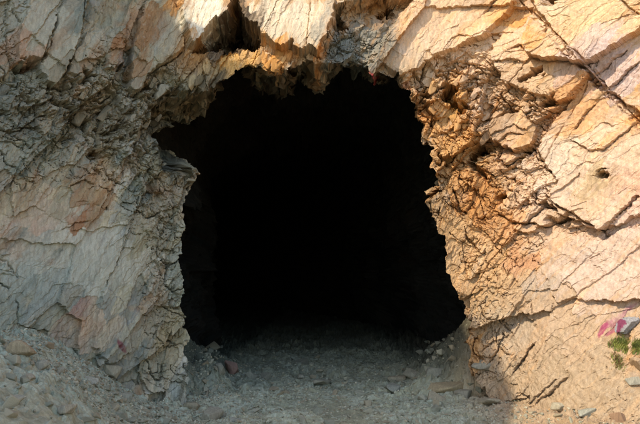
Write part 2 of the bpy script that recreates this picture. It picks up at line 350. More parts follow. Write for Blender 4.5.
# ------------------------------------------------------------------ materials
def rock_material(name, rough=.92, bump=.32, scale=1.0, tint=(1, 1, 1), var=.27):
    m = bpy.data.materials.new(name); m.use_nodes = True
    nt = m.node_tree; N = nt.nodes; Lk = nt.links
    b = N['Principled BSDF']; b.inputs['Roughness'].default_value = rough
    b.inputs['Specular IOR Level'].default_value = .25
    at_ = N.new('ShaderNodeAttribute'); at_.attribute_name = 'stone'
    tc = N.new('ShaderNodeTexCoord')
    mp = N.new('ShaderNodeMapping'); mp.inputs['Rotation'].default_value = (0, math.radians(28), 0); mp.inputs['Scale'].default_value = (1.3, 1, .22)
    n1 = N.new('ShaderNodeTexNoise'); n1.inputs['Scale'].default_value = 26 * scale; n1.inputs['Detail'].default_value = 8; n1.inputs['Roughness'].default_value = .68
    n2 = N.new('ShaderNodeTexNoise'); n2.inputs['Scale'].default_value = 90 * scale; n2.inputs['Detail'].default_value = 5; n2.inputs['Roughness'].default_value = .7
    Lk.new(tc.outputs['Object'], mp.inputs['Vector']); Lk.new(mp.outputs[0], n1.inputs['Vector']); Lk.new(tc.outputs['Object'], n2.inputs['Vector'])
    r = N.new('ShaderNodeMapRange'); r.inputs['From Min'].default_value = .3; r.inputs['From Max'].default_value = .7
    r.inputs['To Min'].default_value = 1 - var; r.inputs['To Max'].default_value = 1 + var
    Lk.new(n1.outputs['Fac'], r.inputs['Value'])
    r2 = N.new('ShaderNodeMapRange'); r2.inputs['From Min'].default_value = .3; r2.inputs['From Max'].default_value = .7
    r2.inputs['To Min'].default_value = 1 - var * .6; r2.inputs['To Max'].default_value = 1 + var * .6
    Lk.new(n2.outputs['Fac'], r2.inputs['Value'])
    mu = N.new('ShaderNodeMath'); mu.operation = 'MULTIPLY'; Lk.new(r.outputs[0], mu.inputs[0]); Lk.new(r2.outputs[0], mu.inputs[1])
    vm = N.new('ShaderNodeVectorMath'); vm.operation = 'SCALE'; Lk.new(at_.outputs['Color'], vm.inputs[0]); Lk.new(mu.outputs[0], vm.inputs['Scale'])
    vt = N.new('ShaderNodeVectorMath'); vt.operation = 'MULTIPLY'; vt.inputs[1].default_value = tint; Lk.new(vm.outputs[0], vt.inputs[0])
    Lk.new(vt.outputs[0], b.inputs['Base Color'])
    bp = N.new('ShaderNodeBump'); bp.inputs['Strength'].default_value = bump; bp.inputs['Distance'].default_value = .012
    ad = N.new('ShaderNodeMath'); ad.operation = 'ADD'; Lk.new(n1.outputs['Fac'], ad.inputs[0]); Lk.new(n2.outputs['Fac'], ad.inputs[1])
    Lk.new(ad.outputs[0], bp.inputs['Height']); Lk.new(bp.outputs[0], b.inputs['Normal'])
    return m

MAT_ROCK = rock_material('rock')
MAT_EARTH = rock_material('earth', bump=.6, var=.25)
MAT_STONE = rock_material('stone', bump=.6, scale=1.6, var=.3)

# ------------------------------------------------------------------ the cliff
def axis(lo, d0, d1, hi, step, grow=1.12, cap=.25):
    core = list(np.arange(d0, d1, step)); a = []; x, h = d0, step
    while x > lo: h = min(h * grow, cap); x -= h; a.append(x)
    b = []; x, h = core[-1], step
    while x < hi: h = min(h * grow, cap); x += h; b.append(x)
    return np.array(a[::-1] + core + b)

S1 = axis(-21.5, -4.75, 4.5, 15.5, RES); Z1 = axis(-.6, -.05, 5.75, 17.0, RES)
S, Z = np.meshgrid(S1.astype(F), Z1.astype(F), indexing='ij')

# distance to the mouth, broken up like the stone
mouth = atl(MOUTH)
msdf, mgx, mgz = poly_sdf(S, Z, mouth, True)
msdf = msdf.astype(F)
mj = msdf + .045 * fbm(S * 4, Z * 4, 4, 301) + .006 * pnoise(S * 30, Z * 24, 303)
_r1, _, _, _, _, _ = voro(S / .085, Z / .085, 305); mj = mj + .018 * (_r1 - .5)
_r1, _, _, _dx, _dy, _ = voro(S / .22 + .3 * fbm(S * 5, Z * 5, 2, 307), Z / .26, 306); mj = mj + .075 * (_r1 - .5) + .03 * _dx - .03 * _dy

th = np.interp(S1, [-5, -2, 0, 1.8, 3, 5], [58, 66, 72, 62, 53, 50])
cot = (1 / np.tan(np.radians(th))).astype(F)[:, None]
sn = np.sin(np.radians(th)).astype(F)[:, None]
Q = (S - (Z - 2.5) * cot) * sn; Pp = ((Z - 2.5) * sn + S * cot * sn).astype(F)
side = sm(.0, 2.2, S + .35 * fbm(S * .6, Z * .6, 2, 44) + .45 * sm(3.2, 4.4, Z))   # grey green left, warm right
side = np.maximum(side, sm(-2.1, -1.6, S) * sm(3.9, 4.3, Z))

rough = np.full(S.shape, .5, F) + .25 * fbm(S * .9, Z * .9, 3, 55)
for (cx, cy, rx, ry, a) in ROUGH:
    s0, z0 = at(cx, cy); k = 80.
    rough += a * np.exp(-((S - s0) / (rx / k)) ** 2 - ((Z - z0) / (ry / k)) ** 2)
slab_id = np.full(S.shape, -1, np.int16)
jag_x = .030 * fbm(Q * 5, Pp * 5, 3, 61) + .014 * pnoise(Q * 24, Pp * 12, 62)
_v = voro(Q / .10, Pp / .16, 63); jag_z = .06 * (_v[0] - .5) + .035 * fbm(Q * 9, Pp * 4, 3, 64) + .012 * pnoise(Q * 40, Pp * 12, 65)
JS, JZ = S + jag_x, Z + jag_z
lift = np.zeros(S.shape, F)
for i, (pts, thick, swing, rg, lab) in enumerate(SLABS):
    W = np.array(atl(pts)); lo, hi = W.min(0) - .2, W.max(0) + .2
    i0, i1 = np.searchsorted(S1, [lo[0], hi[0]]); j0, j1 = np.searchsorted(Z1, [lo[1], hi[1]])
    sl = (slice(i0, i1), slice(j0, j1))
    d = poly_sdf(JS[sl], JZ[sl], W)
    ins = sm(.008, -.008, d)
    hh = np.clip((W[:, 1].max() - Z[sl]) / max(W[:, 1].max() - W[:, 1].min(), .3), 0, 1)
    tiltx = (S[sl] - W[:, 0].mean()) * (.10 if i % 2 else -.08)
    lf = thick + swing * (hh - .35) + tiltx
    lift[sl] = lift[sl] * (1 - ins) + ins * np.maximum(lf, .01)
    rough[sl] = rough[sl] * (1 - ins) + ins * rg
    slab_id[sl] = np.where(d < 0, i, slab_id[sl])
rough = np.clip(rough, .08, 1.15)
D, edge, SNAP = rock_detail(Q, Pp, rough, 0)
D = D + lift
hol = np.zeros(S.shape, F)
for i, (pts, dep) in enumerate(HOLLOWS):
    if dep <= 0: continue
    W = np.array(atl(pts)); lo, hi = W.min(0) - .3, W.max(0) + .3
    i0, i1 = np.searchsorted(S1, [lo[0], hi[0]]); j0, j1 = np.searchsorted(Z1, [lo[1], hi[1]])
    sl = (slice(i0, i1), slice(j0, j1))
    longh = len(pts) == 12 and pts[0] == (150, 104)
    d = poly_sdf(S[sl] + .04 * fbm(S[sl] * 5, Z[sl] * 5, 3, 73), Z[sl] + .05 * fbm(S[sl] * 4 + 5, Z[sl] * 4, 3, 74), W) if longh else poly_sdf(JS[sl] + .5 * jag_x[sl], JZ[sl], W)
    sml = 1.7 if dep < .5 and len(pts) < 10 else 1.15
    hol[sl] = np.maximum(hol[sl], sml * dep * (.45 * sm(.006, -.035, d) + .55 * sm(-.025, -.085 if dep > .45 else -.055, d + .25 * jag_x[sl])) * (.35 + 1.35 * np.clip((Z[sl] - W[:, 1].min()) / (W[:, 1].max() - W[:, 1].min()), 0, 1) ** .7))
D = D - hol * (1 + .15 * (voro(Q / .12, Pp / .2, 72)[0] - .5) + .3 * fbm(Q * 6, Pp * 5, 3, 71))
for (pts, hw, dep) in CRACKS:
    W = np.array(atl(pts)); lo, hi = W.min(0) - .15, W.max(0) + .15
    i0, i1 = np.searchsorted(S1, [lo[0], hi[0]]); j0, j1 = np.searchsorted(Z1, [lo[1], hi[1]])
    sl = (slice(i0, i1), slice(j0, j1))
    d, par = line_dist(S[sl] + .022 * fbm(S[sl] * 8, Z[sl] * 8, 3, 81), Z[sl] + .022 * fbm(S[sl] * 8 + 7, Z[sl] * 8, 3, 82) + .008 * pnoise(S[sl] * 40, Z[sl] * 40, 83), W)
    wv = hw * (.45 + .9 * np.clip(.5 + 1.2 * pnoise(par * 9 * len(pts) / 4, par * 0 + hw * 900, 84), 0, 1))
    e0 = W[-1] - W[0]; nrm = np.array([-e0[1], e0[0]]); nrm = nrm / np.linalg.norm(nrm)
    if nrm @ np.array([-1, .8]) < 0: nrm = -nrm
    mid = W.mean(0); up = sm(-.004, .006, (S[sl] - np.interp(par * (len(W) - 1), np.arange(len(W)), W[:, 0])) * nrm[0] + (Z[sl] - np.interp(par * (len(W) - 1), np.arange(len(W)), W[:, 1])) * nrm[1])
    D[sl] += (up - .5) * dep * .8 * np.exp(-(d / .13) ** 1.5) * np.sin(np.pi * np.clip(par, .02, .98)) ** .4
    D[sl] -= .7 * dep * sm(wv * 1.1, wv * .4, d)

# thickness of the rim and its undercut
rim = sm(.02, -.14, mj)
D = D + .03 * np.exp(-(mj / .08) ** 2) - 1.6 * rim
und = np.where(mj < .02, (.02 - mj) + .55 * rim, 0).astype(F)
mgx, mgz = S - .05, (Z - 1.9) * .8
_l = np.sqrt(mgx ** 2 + mgz ** 2) + 1e-6; mgx, mgz = (mgx / _l).astype(F), (mgz / _l).astype(F)

bx, by, nx, ny = base(S1[:, None] * np.ones_like(Z), Z)
# top of the cliff: skyline height along s, unseen left part shaped to shadow the face, beyond it the ground runs back
H = np.interp(S1, [-22, -15, -12, -10.2, -9.2, -8.5, -7.4, -6.7, -6.1, -5.75, -4, 3, 8, 16], [6.5, 9, 12.3, 12.7, 12.4, 12.0, 11.6, 10.7, 9.5, 12.0, 12.2, 12.0, 11, 10])[:, None]
H = H + .22 * fbm(S * .8, S * 0 + 3.3, 3, 91) + .15 * pnoise(S * 4, S * 0, 92)
over = np.maximum(Z - H, 0)
X = bx + nx * D - nx * over * 4.0; Y = by + ny * D - ny * over * 4.0; ZZ = np.minimum(Z, H) + over * .25
tx, ty = -ny, nx
X = X + mgx * und * tx; Y = Y + mgx * und * ty; ZZ = ZZ + mgz * und
X, Y, ZZ = X.astype(F), Y.astype(F), ZZ.astype(F)
e1 = fbm(X * 8 + Y * 6.5, ZZ * 8 - Y * 5, 3, 401); e2 = fbm(X * 7 - Y * 6, ZZ * 9 + Y * 7, 3, 402); e3 = pnoise(X * 26 + Y * 24, ZZ * 26 - Y * 21, 403)
_st = sm(.03, .3, hol + 2 * np.maximum(.02 - mj, 0))
vu = voro(X / .13 + .3 * e1, Y / .17, 404); vw = voro(Y / .15, ZZ / .12 + .3 * e2, 405)
e2 = e2 + 1.5 * _st * (vu[0] - .5 + .8 * (vu[1] - .5) * vu[3]); e1 = e1 + 1.1 * _st * (vw[0] - .5)
_e = .022 + .05 * sm(.05, .4, hol) + .05 * sm(.02, -.05, mj)
X = X + e1 * _e + e3 * .006; ZZ = ZZ + e2 * _e - e3 * .006
P3 = np.stack([X, Y, ZZ], -1).reshape(-1, 3)

# stone colours
COL = rock_colour(Q, Pp, S, side)
for (k, am) in ((1, .14), (2, .16), (3, .10)):                    # plates differ in tone
    COL *= (1 + am * (SNAP[k][2] - .5) * 2)[..., None]
    COL[..., 2] *= 1 + .16 * (SNAP[k][3] - .5); COL[..., 0] *= 1 - .07 * (SNAP[k][3] - .5)
cs_ = cot * sn
dq = .55 * SNAP[2][0] + .3 * SNAP[3][0]; dp = .55 * SNAP[2][1] + .3 * SNAP[3][1]
sj = S - (dq * sn + dp * cs_); zj = Z - (dp * sn - dq * cs_)
nz = .55 * fbm(Q * 20, Pp * 1.6, 4, 97) + .6 * fbm(Q * 5, Pp * 2, 4, 99) + .25 * fbm(Q * 30, Pp * 30, 3, 94)
for k, (cx, cy, rx, ry, sl_, tone, st) in enumerate(STAIN_SHADE):
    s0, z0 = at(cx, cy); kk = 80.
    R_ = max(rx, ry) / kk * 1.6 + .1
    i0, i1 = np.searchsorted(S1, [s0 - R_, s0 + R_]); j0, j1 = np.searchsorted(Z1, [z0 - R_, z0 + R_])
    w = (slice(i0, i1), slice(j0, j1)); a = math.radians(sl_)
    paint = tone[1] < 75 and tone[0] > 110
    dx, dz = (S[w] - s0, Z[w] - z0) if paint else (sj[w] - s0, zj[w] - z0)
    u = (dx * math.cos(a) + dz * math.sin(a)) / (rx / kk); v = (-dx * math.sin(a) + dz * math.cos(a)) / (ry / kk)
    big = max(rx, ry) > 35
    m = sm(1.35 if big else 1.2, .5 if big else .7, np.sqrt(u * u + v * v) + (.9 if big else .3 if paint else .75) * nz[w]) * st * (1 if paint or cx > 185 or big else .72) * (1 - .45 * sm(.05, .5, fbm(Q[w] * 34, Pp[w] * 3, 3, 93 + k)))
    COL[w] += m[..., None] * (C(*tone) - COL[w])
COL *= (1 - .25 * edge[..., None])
COL *= (1 + (1 - side[..., None]) * np.array([-.03, .0, -.03], F))
# dust and lichen flecks
fl = sm(.32, .5, fbm(S * 14, Z * 14, 4, 98))
COL += (fl * .15)[..., None] * (C(196, 192, 176) - COL)

ns, nz_ = len(S1), len(Z1)
I = np.arange(ns * nz_).reshape(ns, nz_)
quads = np.stack([I[:-1, :-1], I[1:, :-1], I[1:, 1:], I[:-1, 1:]], -1)
cut = (mj < -.14)
keep = ~(cut[:-1, :-1] & cut[1:, :-1] & cut[1:, 1:] & cut[:-1, 1:])
sid = slab_id[:-1, :-1].copy(); sid[mj[:-1, :-1] < .02] = -1
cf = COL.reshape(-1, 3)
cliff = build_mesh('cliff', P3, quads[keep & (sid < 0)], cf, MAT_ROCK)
cliff['kind'] = 'structure'
for i in range(len(SLABS)):
    q_ = quads[keep & (sid == i)]
    if len(q_) < 50: continue
    o = build_mesh('rock_slab', P3, q_, cf, MAT_ROCK, cliff)
    if SLABS[i][4]: o['label'] = SLABS[i][4]

# ------------------------------------------------------------------ tunnel
M = np.array(mouth); M[:, 1] = np.maximum(M[:, 1], -.5)
ctr = np.array([.05, 1.6])
ang = np.linspace(-math.pi, math.pi, 420, endpoint=False)
rad = []
for a in ang:
    dx, dz = math.cos(a), math.sin(a); best = 0
    for i in range(len(M)):
        p, q = M[i] - ctr, M[(i + 1) % len(M)] - ctr
        e = q - p; den = dx * e[1] - dz * e[0]
        if abs(den) < 1e-9: continue
        t = (p[0] * e[1] - p[1] * e[0]) / den; u = (p[0] * dz - p[1] * dx) / den
        if t > 0 and 0 <= u <= 1: best = max(best, t)
    rad.append(best)
rad = np.array(rad); kx = np.hanning(31); kx /= kx.sum()
rad = np.convolve(np.pad(rad, 15, mode='wrap'), kx, 'valid')
TY = np.concatenate([[1.5, 1.5], np.arange(1.53, 9, .035), np.arange(9, 34, .2)])
A, T = np.meshgrid(ang, TY, indexing='ij')
Rr = rad[:, None] * np.interp(T, [1, 6, 34], [1.0, 1.02, 1.0]) + .75
dd, _, _ = rock_detail((A * 2.0).astype(F), (T * .8).astype(F), np.full(A.shape, .9, F), 500, False)
Rr = Rr - dd * 1.2 - .15 * fbm(A * 2, T * .7, 3, 510)
Rr[:, 0] += 5.5
tcx = ctr[0] - .012 * np.maximum(T - 4, 0) ** 2
tp = np.stack([tcx + np.cos(A) * Rr, T, ctr[1] + np.sin(A) * Rr], -1)
endc = tp[:, -1].mean(0)
tp[:, -1] = endc + (tp[:, -1] - endc) * .01
I2 = np.arange(A.size).reshape(A.shape); I2n = np.roll(I2, -1, 0)
tq = np.stack([I2[:, :-1], I2[:, 1:], I2n[:, 1:], I2n[:, :-1]], -1).reshape(-1, 4)
tc_ = rock_colour((A * 2).astype(F), T.astype(F), A.astype(F), np.full(A.shape, .0, F)) * .07  # rock colour cut far down, the tunnel's darkness painted in
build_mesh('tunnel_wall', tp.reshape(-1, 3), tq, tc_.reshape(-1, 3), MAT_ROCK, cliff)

# ------------------------------------------------------------------ ground
def wall_y(x):                                  # y of the foot line at this x
    return np.interp(x, _fx, _fy)

def ground_base(x, y):
    t = sm(-1.55, -3.4, x + .25 * (y + .8)) * 1.22 + np.maximum(-3.4 - x, 0) * .25      # talus climbing to the left wall
    t = t * sm(2.5, -.2, y) * sm(-9, -3.5, y + .3 * (x + 3))
    h = .78 * t
    inside = sm(.2, .9, y)
    h = h + inside * np.clip(.85 - .22 * (y - .8), 0, 2) * sm(1.15, 2.3, x + .25 * pnoise(x * 1.5, y * 1.5, 605)) * 1.15     # rubble along the tunnel walls
    h = h + inside * np.clip(.7 - .2 * (y - .8), 0, 2) * sm(-1.1, -2.2, x + .25 * pnoise(x * 1.5, y * 1.5, 606))
    h = h + .10 * sm(1.6, 2.6, x) * sm(.6, -.4, y)
    far = np.hypot(x, y + 4)
    return h + .04 * fbm(x * .9, y * .9, 3, 601) + .6 * fbm(x * .05, y * .05, 3, 602) * sm(12, 40, far)

gx1 = axis(-70, -3.9, 3.6, 70, .012, 1.15, 4); gy1 = axis(-80, -3.3, 5.2, 34, .013, 1.06, 4)
gx1 = np.concatenate([gx1]); GX, GY = np.meshgrid(gx1.astype(F), gy1.astype(F), indexing='ij')
gb = ground_base(GX, GY)
tal = np.clip(gb * 1.4, 0, 1)
det = np.zeros(GX.shape, F); stone_tone = np.zeros(GX.shape, F)
for k, (w, a) in enumerate([(.34, .045), (.15, .038), (.075, .022), (.036, .011)]):
    wx, wy = GX + .3 * w * pnoise(GX / w, GY / w, 611 + k), GY + .3 * w * pnoise(GX / w + 5, GY / w, 615 + k)
    r1, r2, r3, dx, dy, e = voro(wx / w, wy / w, 620 + k)
    on = (r1 > (.62 - .25 * tal if k > 0 else .78 - .2 * tal)).astype(F)
    bump_ = sm(0, .22, e) * (.35 + .7 * r2 + .9 * (r3 - .5) * dx + .9 * (r2 - .5) * dy) * on
    path = 1 - .75 * sm(.9, .0, np.abs(GX - .2 + .1 * GY)) * sm(2.0, -.5, GY)
    det += a * bump_ * path * (1 + .1 * sm(.2, 1.2, GY)) * (1 + .8 * sm(1.2, 1.6, np.abs(GX)) * sm(.2, 1, GY))
    stone_tone = np.where(bump_ * path > .25, r3, stone_tone)
det += .012 * fbm(GX * 8, GY * 8, 4, 630)
GZ = gb + det
gc = C(134, 130, 108) + sm(-.3, .4, fbm(GX * 1.2, GY * 1.2, 4, 641))[..., None] * (C(156, 148, 122) - C(134, 130, 108))
gc = gc + (sm(-1.0, -2.6, GX) * .8)[..., None] * (C(132, 136, 122) - gc)
gc = gc + (stone_tone * .75)[..., None] * (C(168, 168, 152) - gc)
gc = gc + (sm(1.5, 2.4, GX) * sm(1, -.2, GY) * .7)[..., None] * (C(158, 138, 110) - gc)
mound_shade = np.clip(sm(1.2, 1.7, GX) + sm(-1.2, -1.7, GX), 0, 1) * sm(.3, .9, GY)
gc = gc + (mound_shade * .8)[..., None] * (C(74, 76, 66) - gc)  # shade of the interior painted into the rubble's colour
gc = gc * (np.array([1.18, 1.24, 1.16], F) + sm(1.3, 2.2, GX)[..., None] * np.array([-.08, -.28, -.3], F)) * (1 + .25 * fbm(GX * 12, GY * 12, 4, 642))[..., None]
gc = gc * (1 - .35 * sm(.0, 2.0, GY))[..., None]                                  # tunnel shade painted into the floor colour, darker going in
I3 = np.arange(GX.size).reshape(GX.shape)
gq = np.stack([I3[:-1, :-1], I3[1:, :-1], I3[1:, 1:], I3[:-1, 1:]], -1).reshape(-1, 4)
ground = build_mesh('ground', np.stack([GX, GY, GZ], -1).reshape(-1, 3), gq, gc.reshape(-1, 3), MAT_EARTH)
ground['kind'] = 'structure'

def bil(a, u1, v1, u, v):
    i = np.clip(np.searchsorted(u1, u) - 1, 0, len(u1) - 2); j = np.clip(np.searchsorted(v1, v) - 1, 0, len(v1) - 2)
    fu = np.clip((u - u1[i]) / (u1[i + 1] - u1[i]), 0, 1); fv = np.clip((v - v1[j]) / (v1[j + 1] - v1[j]), 0, 1)
    return (a[i, j] * (1 - fu) + a[i + 1, j] * fu) * (1 - fv) + (a[i, j + 1] * (1 - fu) + a[i + 1, j + 1] * fu) * fv
def ground_z(x, y): return bil(GZ, gx1, gy1, x, y)
def face_y(x, z):
    s = np.interp(x, _fx, _fs)
    for _ in range(6):
        b = base(s, z); dd_ = bil(D, S1, Z1, s, z)
        s = s + .7 * (x - b[0] - b[2] * dd_)
    b = base(s, z); dd_ = bil(D, S1, Z1, s, z)
    y = b[1] + b[3] * dd_
    return np.where(bil(mj, S1, Z1, s, z) < .03, 99, y)

def hit(px, py):
    """where the line of sight through a photograph point meets ground or rock"""
    d = pixel_ray(px, py); t = np.arange(4, 22, .01)
    p = CAM + d * t[:, None]
    g = p[:, 2] < ground_z(p[:, 0], p[:, 1]); f = (p[:, 1] > face_y(p[:, 0], p[:, 2])) & (p[:, 1] < 1)
    k = np.argmax(g | f)
    return p[k], bool(g[k])

# ------------------------------------------------------------------ stones
def stone_arrays(seed, sub=2, cuts=9, flat=.6, sharp=1.0):
    """angular broken stone, unit size"""
    import bmesh
    r = np.random.default_rng(seed)
    bm = bmesh.new(); bmesh.ops.create_icosphere(bm, subdivisions=sub, radius=1)
    V = np.array([v.co[:] for v in bm.verts]); Fc = np.array([[v.index for v in f.verts] for f in bm.faces]); bm.free()
    for _ in range(cuts):
        n = r.normal(size=3); n /= np.linalg.norm(n); k = r.uniform(.42, .8)
        dd_ = V @ n - k; V = V - np.outer(np.maximum(dd_, 0) * sharp, n)
    V += r.normal(size=V.shape) * .018
    V *= np.array([1, r.uniform(.6, .9), flat * r.uniform(.75, 1.1)])
    return V, Fc

def hull_stone(seed, n=14, flat=.5, wide=.75):
    import bmesh
    r = np.random.default_rng(seed); bm = bmesh.new()
    for _ in range(n):
        v = r.uniform(-1, 1, 3); v /= max(np.abs(v).max(), 1e-3) ** .75
        bm.verts.new((v[0], v[1] * wide * r.uniform(.8, 1), v[2] * flat))
    g = bmesh.ops.convex_hull(bm, input=bm.verts)
    bmesh.ops.delete(bm, geom=list({e for e in g['geom_interior'] + g['geom_unused'] if isinstance(e, bmesh.types.BMVert)}), context='VERTS')
    bmesh.ops.bevel(bm, geom=bm.edges[:], offset=.05, segments=1, affect='EDGES')
    bmesh.ops.triangulate(bm, faces=bm.faces[:])
    bm.verts.index_update()
    V = np.array([v.co[:] for v in bm.verts]); Fc = np.array([[v.index for v in f.verts] for f in bm.faces]); bm.free()
    return V, Fc

def rotm(r, tilt=.35):
    a, b, c = r.uniform(0, 2 * math.pi), r.normal() * tilt, r.normal() * tilt
    return np.array((Matrix.Rotation(b, 3, 'X') @ Matrix.Rotation(c, 3, 'Y') @ Matrix.Rotation(a, 3, 'Z')))

VARI = [hull_stone(100 + i, 10 + i % 6, .35 + .05 * (i % 7), .6 + .05 * (i % 5)) for i in range(14)]
def stone_colour(n, tone, r, spread=.08):
    c = C(*tone) * (1 + r.normal() * spread)
    return np.clip(c[None] * (1 + r.normal(size=(n, 1)) * .06), .02, .8)

def tag(o, label=None, cat=None, group=None, kind=None):
    if label: o['label'] = label
    if cat: o['category'] = cat
    if group: o['group'] = group
    if kind: o['kind'] = kind
    return o

GREYS = [tuple(.45 * a + .55 * b for a, b in zip(t, (162, 156, 130))) for t in [(166, 164, 140), (152, 156, 136), (178, 172, 146), (168, 152, 122), (140, 144, 126), (184, 178, 154), (156, 134, 104)]]
# stones one can point to: photograph point, size (px), flatness, tone, roundness, label
NOTED = [
 (21, 352, 15, .62, (164, 144, 112), 0, 'rounded tan boulder alone on the grey scree at the left'),
 (30, 378, 11, .35, (166, 168, 152), 1, 'flat pale slate piece just below the rounded tan boulder'),
 (16, 402, 10, .5, (150, 158, 146), 1, 'pale blue grey stone in the scree near the bottom left corner'),
 (42, 366, 7, .6, (140, 146, 134), 1, 'small blocky stone just right of the rounded tan boulder'),
 (60, 372, 8, .5, (156, 152, 134), 1, 'grey stone on the scree below the pinkish smooth slab'),
 (90, 382, 9, .5, (172, 176, 162), 1, 'whitish stone at the top edge of the scree by the smooth pink slab'),
 (112, 372, 9, .6, (150, 142, 116), 1, 'tan stone wedged where the scree meets the left wall'),
 (66, 410, 11, .4, (154, 154, 138), 1, 'broad flat stone low on the scree left of centre bottom'),
 (124, 398, 8, .5, (140, 146, 132), 1, 'grey stone on the scree right below the wedged tan stone'),
 (212, 416, 12, .5, (156, 156, 138), 1, 'large half buried stone in front of the left foot of the mouth'),
 (238, 420, 12, .4, (166, 174, 160), 1, 'pale greenish slab at the bottom edge before the mouth'),
 (192, 408, 9, .5, (150, 140, 112), 1, 'tan stone at the left foot of the mouth'),
 (231, 371, 8, .9, (150, 112, 98), 1, 'upright pinkish stone inside the mouth at the left'),
 (221, 370, 7, .9, (130, 130, 116), 1, 'grey stone leaning beside the upright pinkish one'),
 (252, 379, 9, .6, (128, 132, 118), 1, 'dull grey stone just inside the mouth, right of the pinkish one'),
 (265, 378, 7, .6, (122, 124, 110), 1, 'smaller dull stone beside another just inside the mouth'),
 (322, 384, 11, .35, (138, 136, 118), 1, 'low stone lying flat in the middle of the mouth'),
 (302, 364, 9, .4, (116, 120, 108), 1, 'dim flat stone farther inside in the middle of the tunnel'),
 (302, 378, 6, .5, (130, 132, 118), 1, 'small stone between two flat ones in the middle of the mouth'),
 (398, 380, 10, .35, (150, 142, 118), 1, 'long flat tan stone right of the middle of the mouth'),
 (412, 375, 10, .35, (140, 142, 126), 1, 'flat grey slab just behind the long flat tan stone'),
 (392, 390, 11, .45, (120, 128, 122), 1, 'dark bluish stone in front of the long flat tan stone'),
 (434, 373, 9, .5, (118, 124, 116), 1, 'dark stone at the foot of the rubble on the right inside'),
 (437, 399, 9, .55, (166, 152, 124), 1, 'wedge shaped tan stone near the right foot of the mouth'),
 (461, 394, 9, .75, (142, 138, 124), 1, 'grey block against the right foot of the mouth'),
 (446, 389, 18, .3, (168, 148, 112), 1, 'broad flat tan slab lying at the right foot of the mouth'),
 (482, 367, 10, .5, (132, 128, 114), 1, 'dark grey stone stuck in the slope right of the mouth foot'),
 (488, 404, 12, .4, (160, 146, 120), 1, 'flat stone along the foot of the right slope'),
 (634, 382, 8, .6, (148, 150, 142), 1, 'grey stone below the grass at the right edge'),
 (637, 364, 10, .6, (172, 142, 110), 1, 'tan rock under the grass at the right edge'),
 (618, 420, 7, .9, (150, 116, 90), 1, 'reddish upright stone at the bottom right corner'),
 (588, 414, 9, .5, (142, 150, 144), 1, 'bluish grey stone on the bottom edge right of centre'),
 (560, 408, 9, .45, (170, 160, 136), 1, 'pale stone low on the dusty slope'),
]
placed = []
for i, (px, py, size, flat, tone, ang_, lab) in enumerate(NOTED):
    r = np.random.default_rng(900 + i)
    p, on = hit(px, py)
    w = size / FPX * np.linalg.norm(p - CAM)
    V, Fc = hull_stone(300 + i, 16, flat, .75) if ang_ else stone_arrays(300 + i, 3, 6, flat, .8)
    V = V @ rotm(r, .15).T * w
    mx = .25 if tone[0] - tone[2] > 45 else .55
    tone = tuple((1 - mx) * a + mx * b for a, b in zip(tone, (160, 150, 124)))
    cc = stone_colour(len(V), tone, r, .02)
    o = build_mesh('boulder' if size > 14 else 'stone', V, Fc, cc, MAT_STONE)
    o.location = (p[0], p[1] - w * .1, p[2] + w * flat * .25)
    tag(o, lab, 'rock')
    placed.append((p[0], p[1], w))

# the painted boulder at the right edge
p, on = hit(622, 326)
V, Fc = stone_arrays(777, 4, 12, .8)
V = V @ np.array(Matrix.Rotation(math.radians(-35), 3, 'Y')).T * np.array([.15, .14, .21])
cc = np.tile(C(150, 148, 146), (len(V), 1)) * (1 + .1 * rng.normal(size=(len(V), 1)))
pk = (V[:, 0] < -.045 + .03 * np.sin(V[:, 2] * 30)) & (np.abs(V[:, 2]) < .17) & (np.abs(V[:, 0] + .04 - V[:, 2] * .25) < .045)
cc[pk] = C(128, 68, 90)
o = build_mesh('boulder', V, Fc, cc, MAT_STONE); o.location = (p[0] + .02, p[1] - .07, p[2])
tag(o, 'grey boulder with a magenta paint stripe above the grass at the right edge', 'rock')

# broken plates and blocks standing out of the face, parts of the cliff
SHARD = [(205, 84, 55, 8, 7, .06, .19), (300, 66, 60, 8, 8, .06, .19), (420, 84, 24, 14, 12, .04, .10), (452, 100, 26, 22, 18, .04, .13), (462, 120, 34, 36, 14, .06, .17),
         (60, 104, 60, 18, 8, .06, .15), (130, 112, 40, 24, 6, .06, .13), (500, 84, 40, 12, 5, .04, .10), (485, 210, 30, 34, 5, .05, .11)]
r = np.random.default_rng(42); nsh = 0
for (cx, cy, rx, ry, n, lo, hi) in SHARD:
    for _ in range(n):
        for _t in range(20):
            px, py = cx + r.uniform(-rx, rx), cy + r.uniform(-ry, ry)
            p, on = hit(px, py)
            if not on and p[1] < .6 and float(bil(mj, S1, Z1, *at(px, py))) > .13 and (px < 400 or float(bil(hol, S1, Z1, *at(px, py))) < .05): break
        else: continue
        V, Fc = hull_stone(4000 + nsh, 11, .32, .5)
        w = lo * (hi / lo) ** r.uniform()
        t = math.radians(float(np.interp(p[0], [-5, -2, 0, 1.8, 3, 5], [58, 66, 72, 62, 53, 50])) + r.normal() * 9)
        ax = np.array([math.cos(t), .28 + r.normal() * .12, math.sin(t)]); ax /= np.linalg.norm(ax)
        nn = np.array([.1 * r.normal() + (.35 if p[0] < -1 else -.25 if p[0] > 1 else 0), -1, .25 * r.normal()]); nn -= ax * (nn @ ax); nn /= np.linalg.norm(nn)
        bb = np.cross(nn, ax)
        V = (V[:, :1] * ax + V[:, 1:2] * bb + V[:, 2:] * nn) * w
        sx = float(np.interp(p[0], _fx, _fs)); tone_ = np.array([float(bil(COL[..., c], S1, Z1, sx, p[2])) for c in range(3)])
        o = build_mesh('rock_shard', V, Fc, np.clip(tone_ * r.uniform(.85, 1.15), .02, .7)[None] * np.ones((len(V), 1)), MAT_STONE, cliff)
        o.location = (p[0], p[1] + w * .12, p[2]); nsh += 1

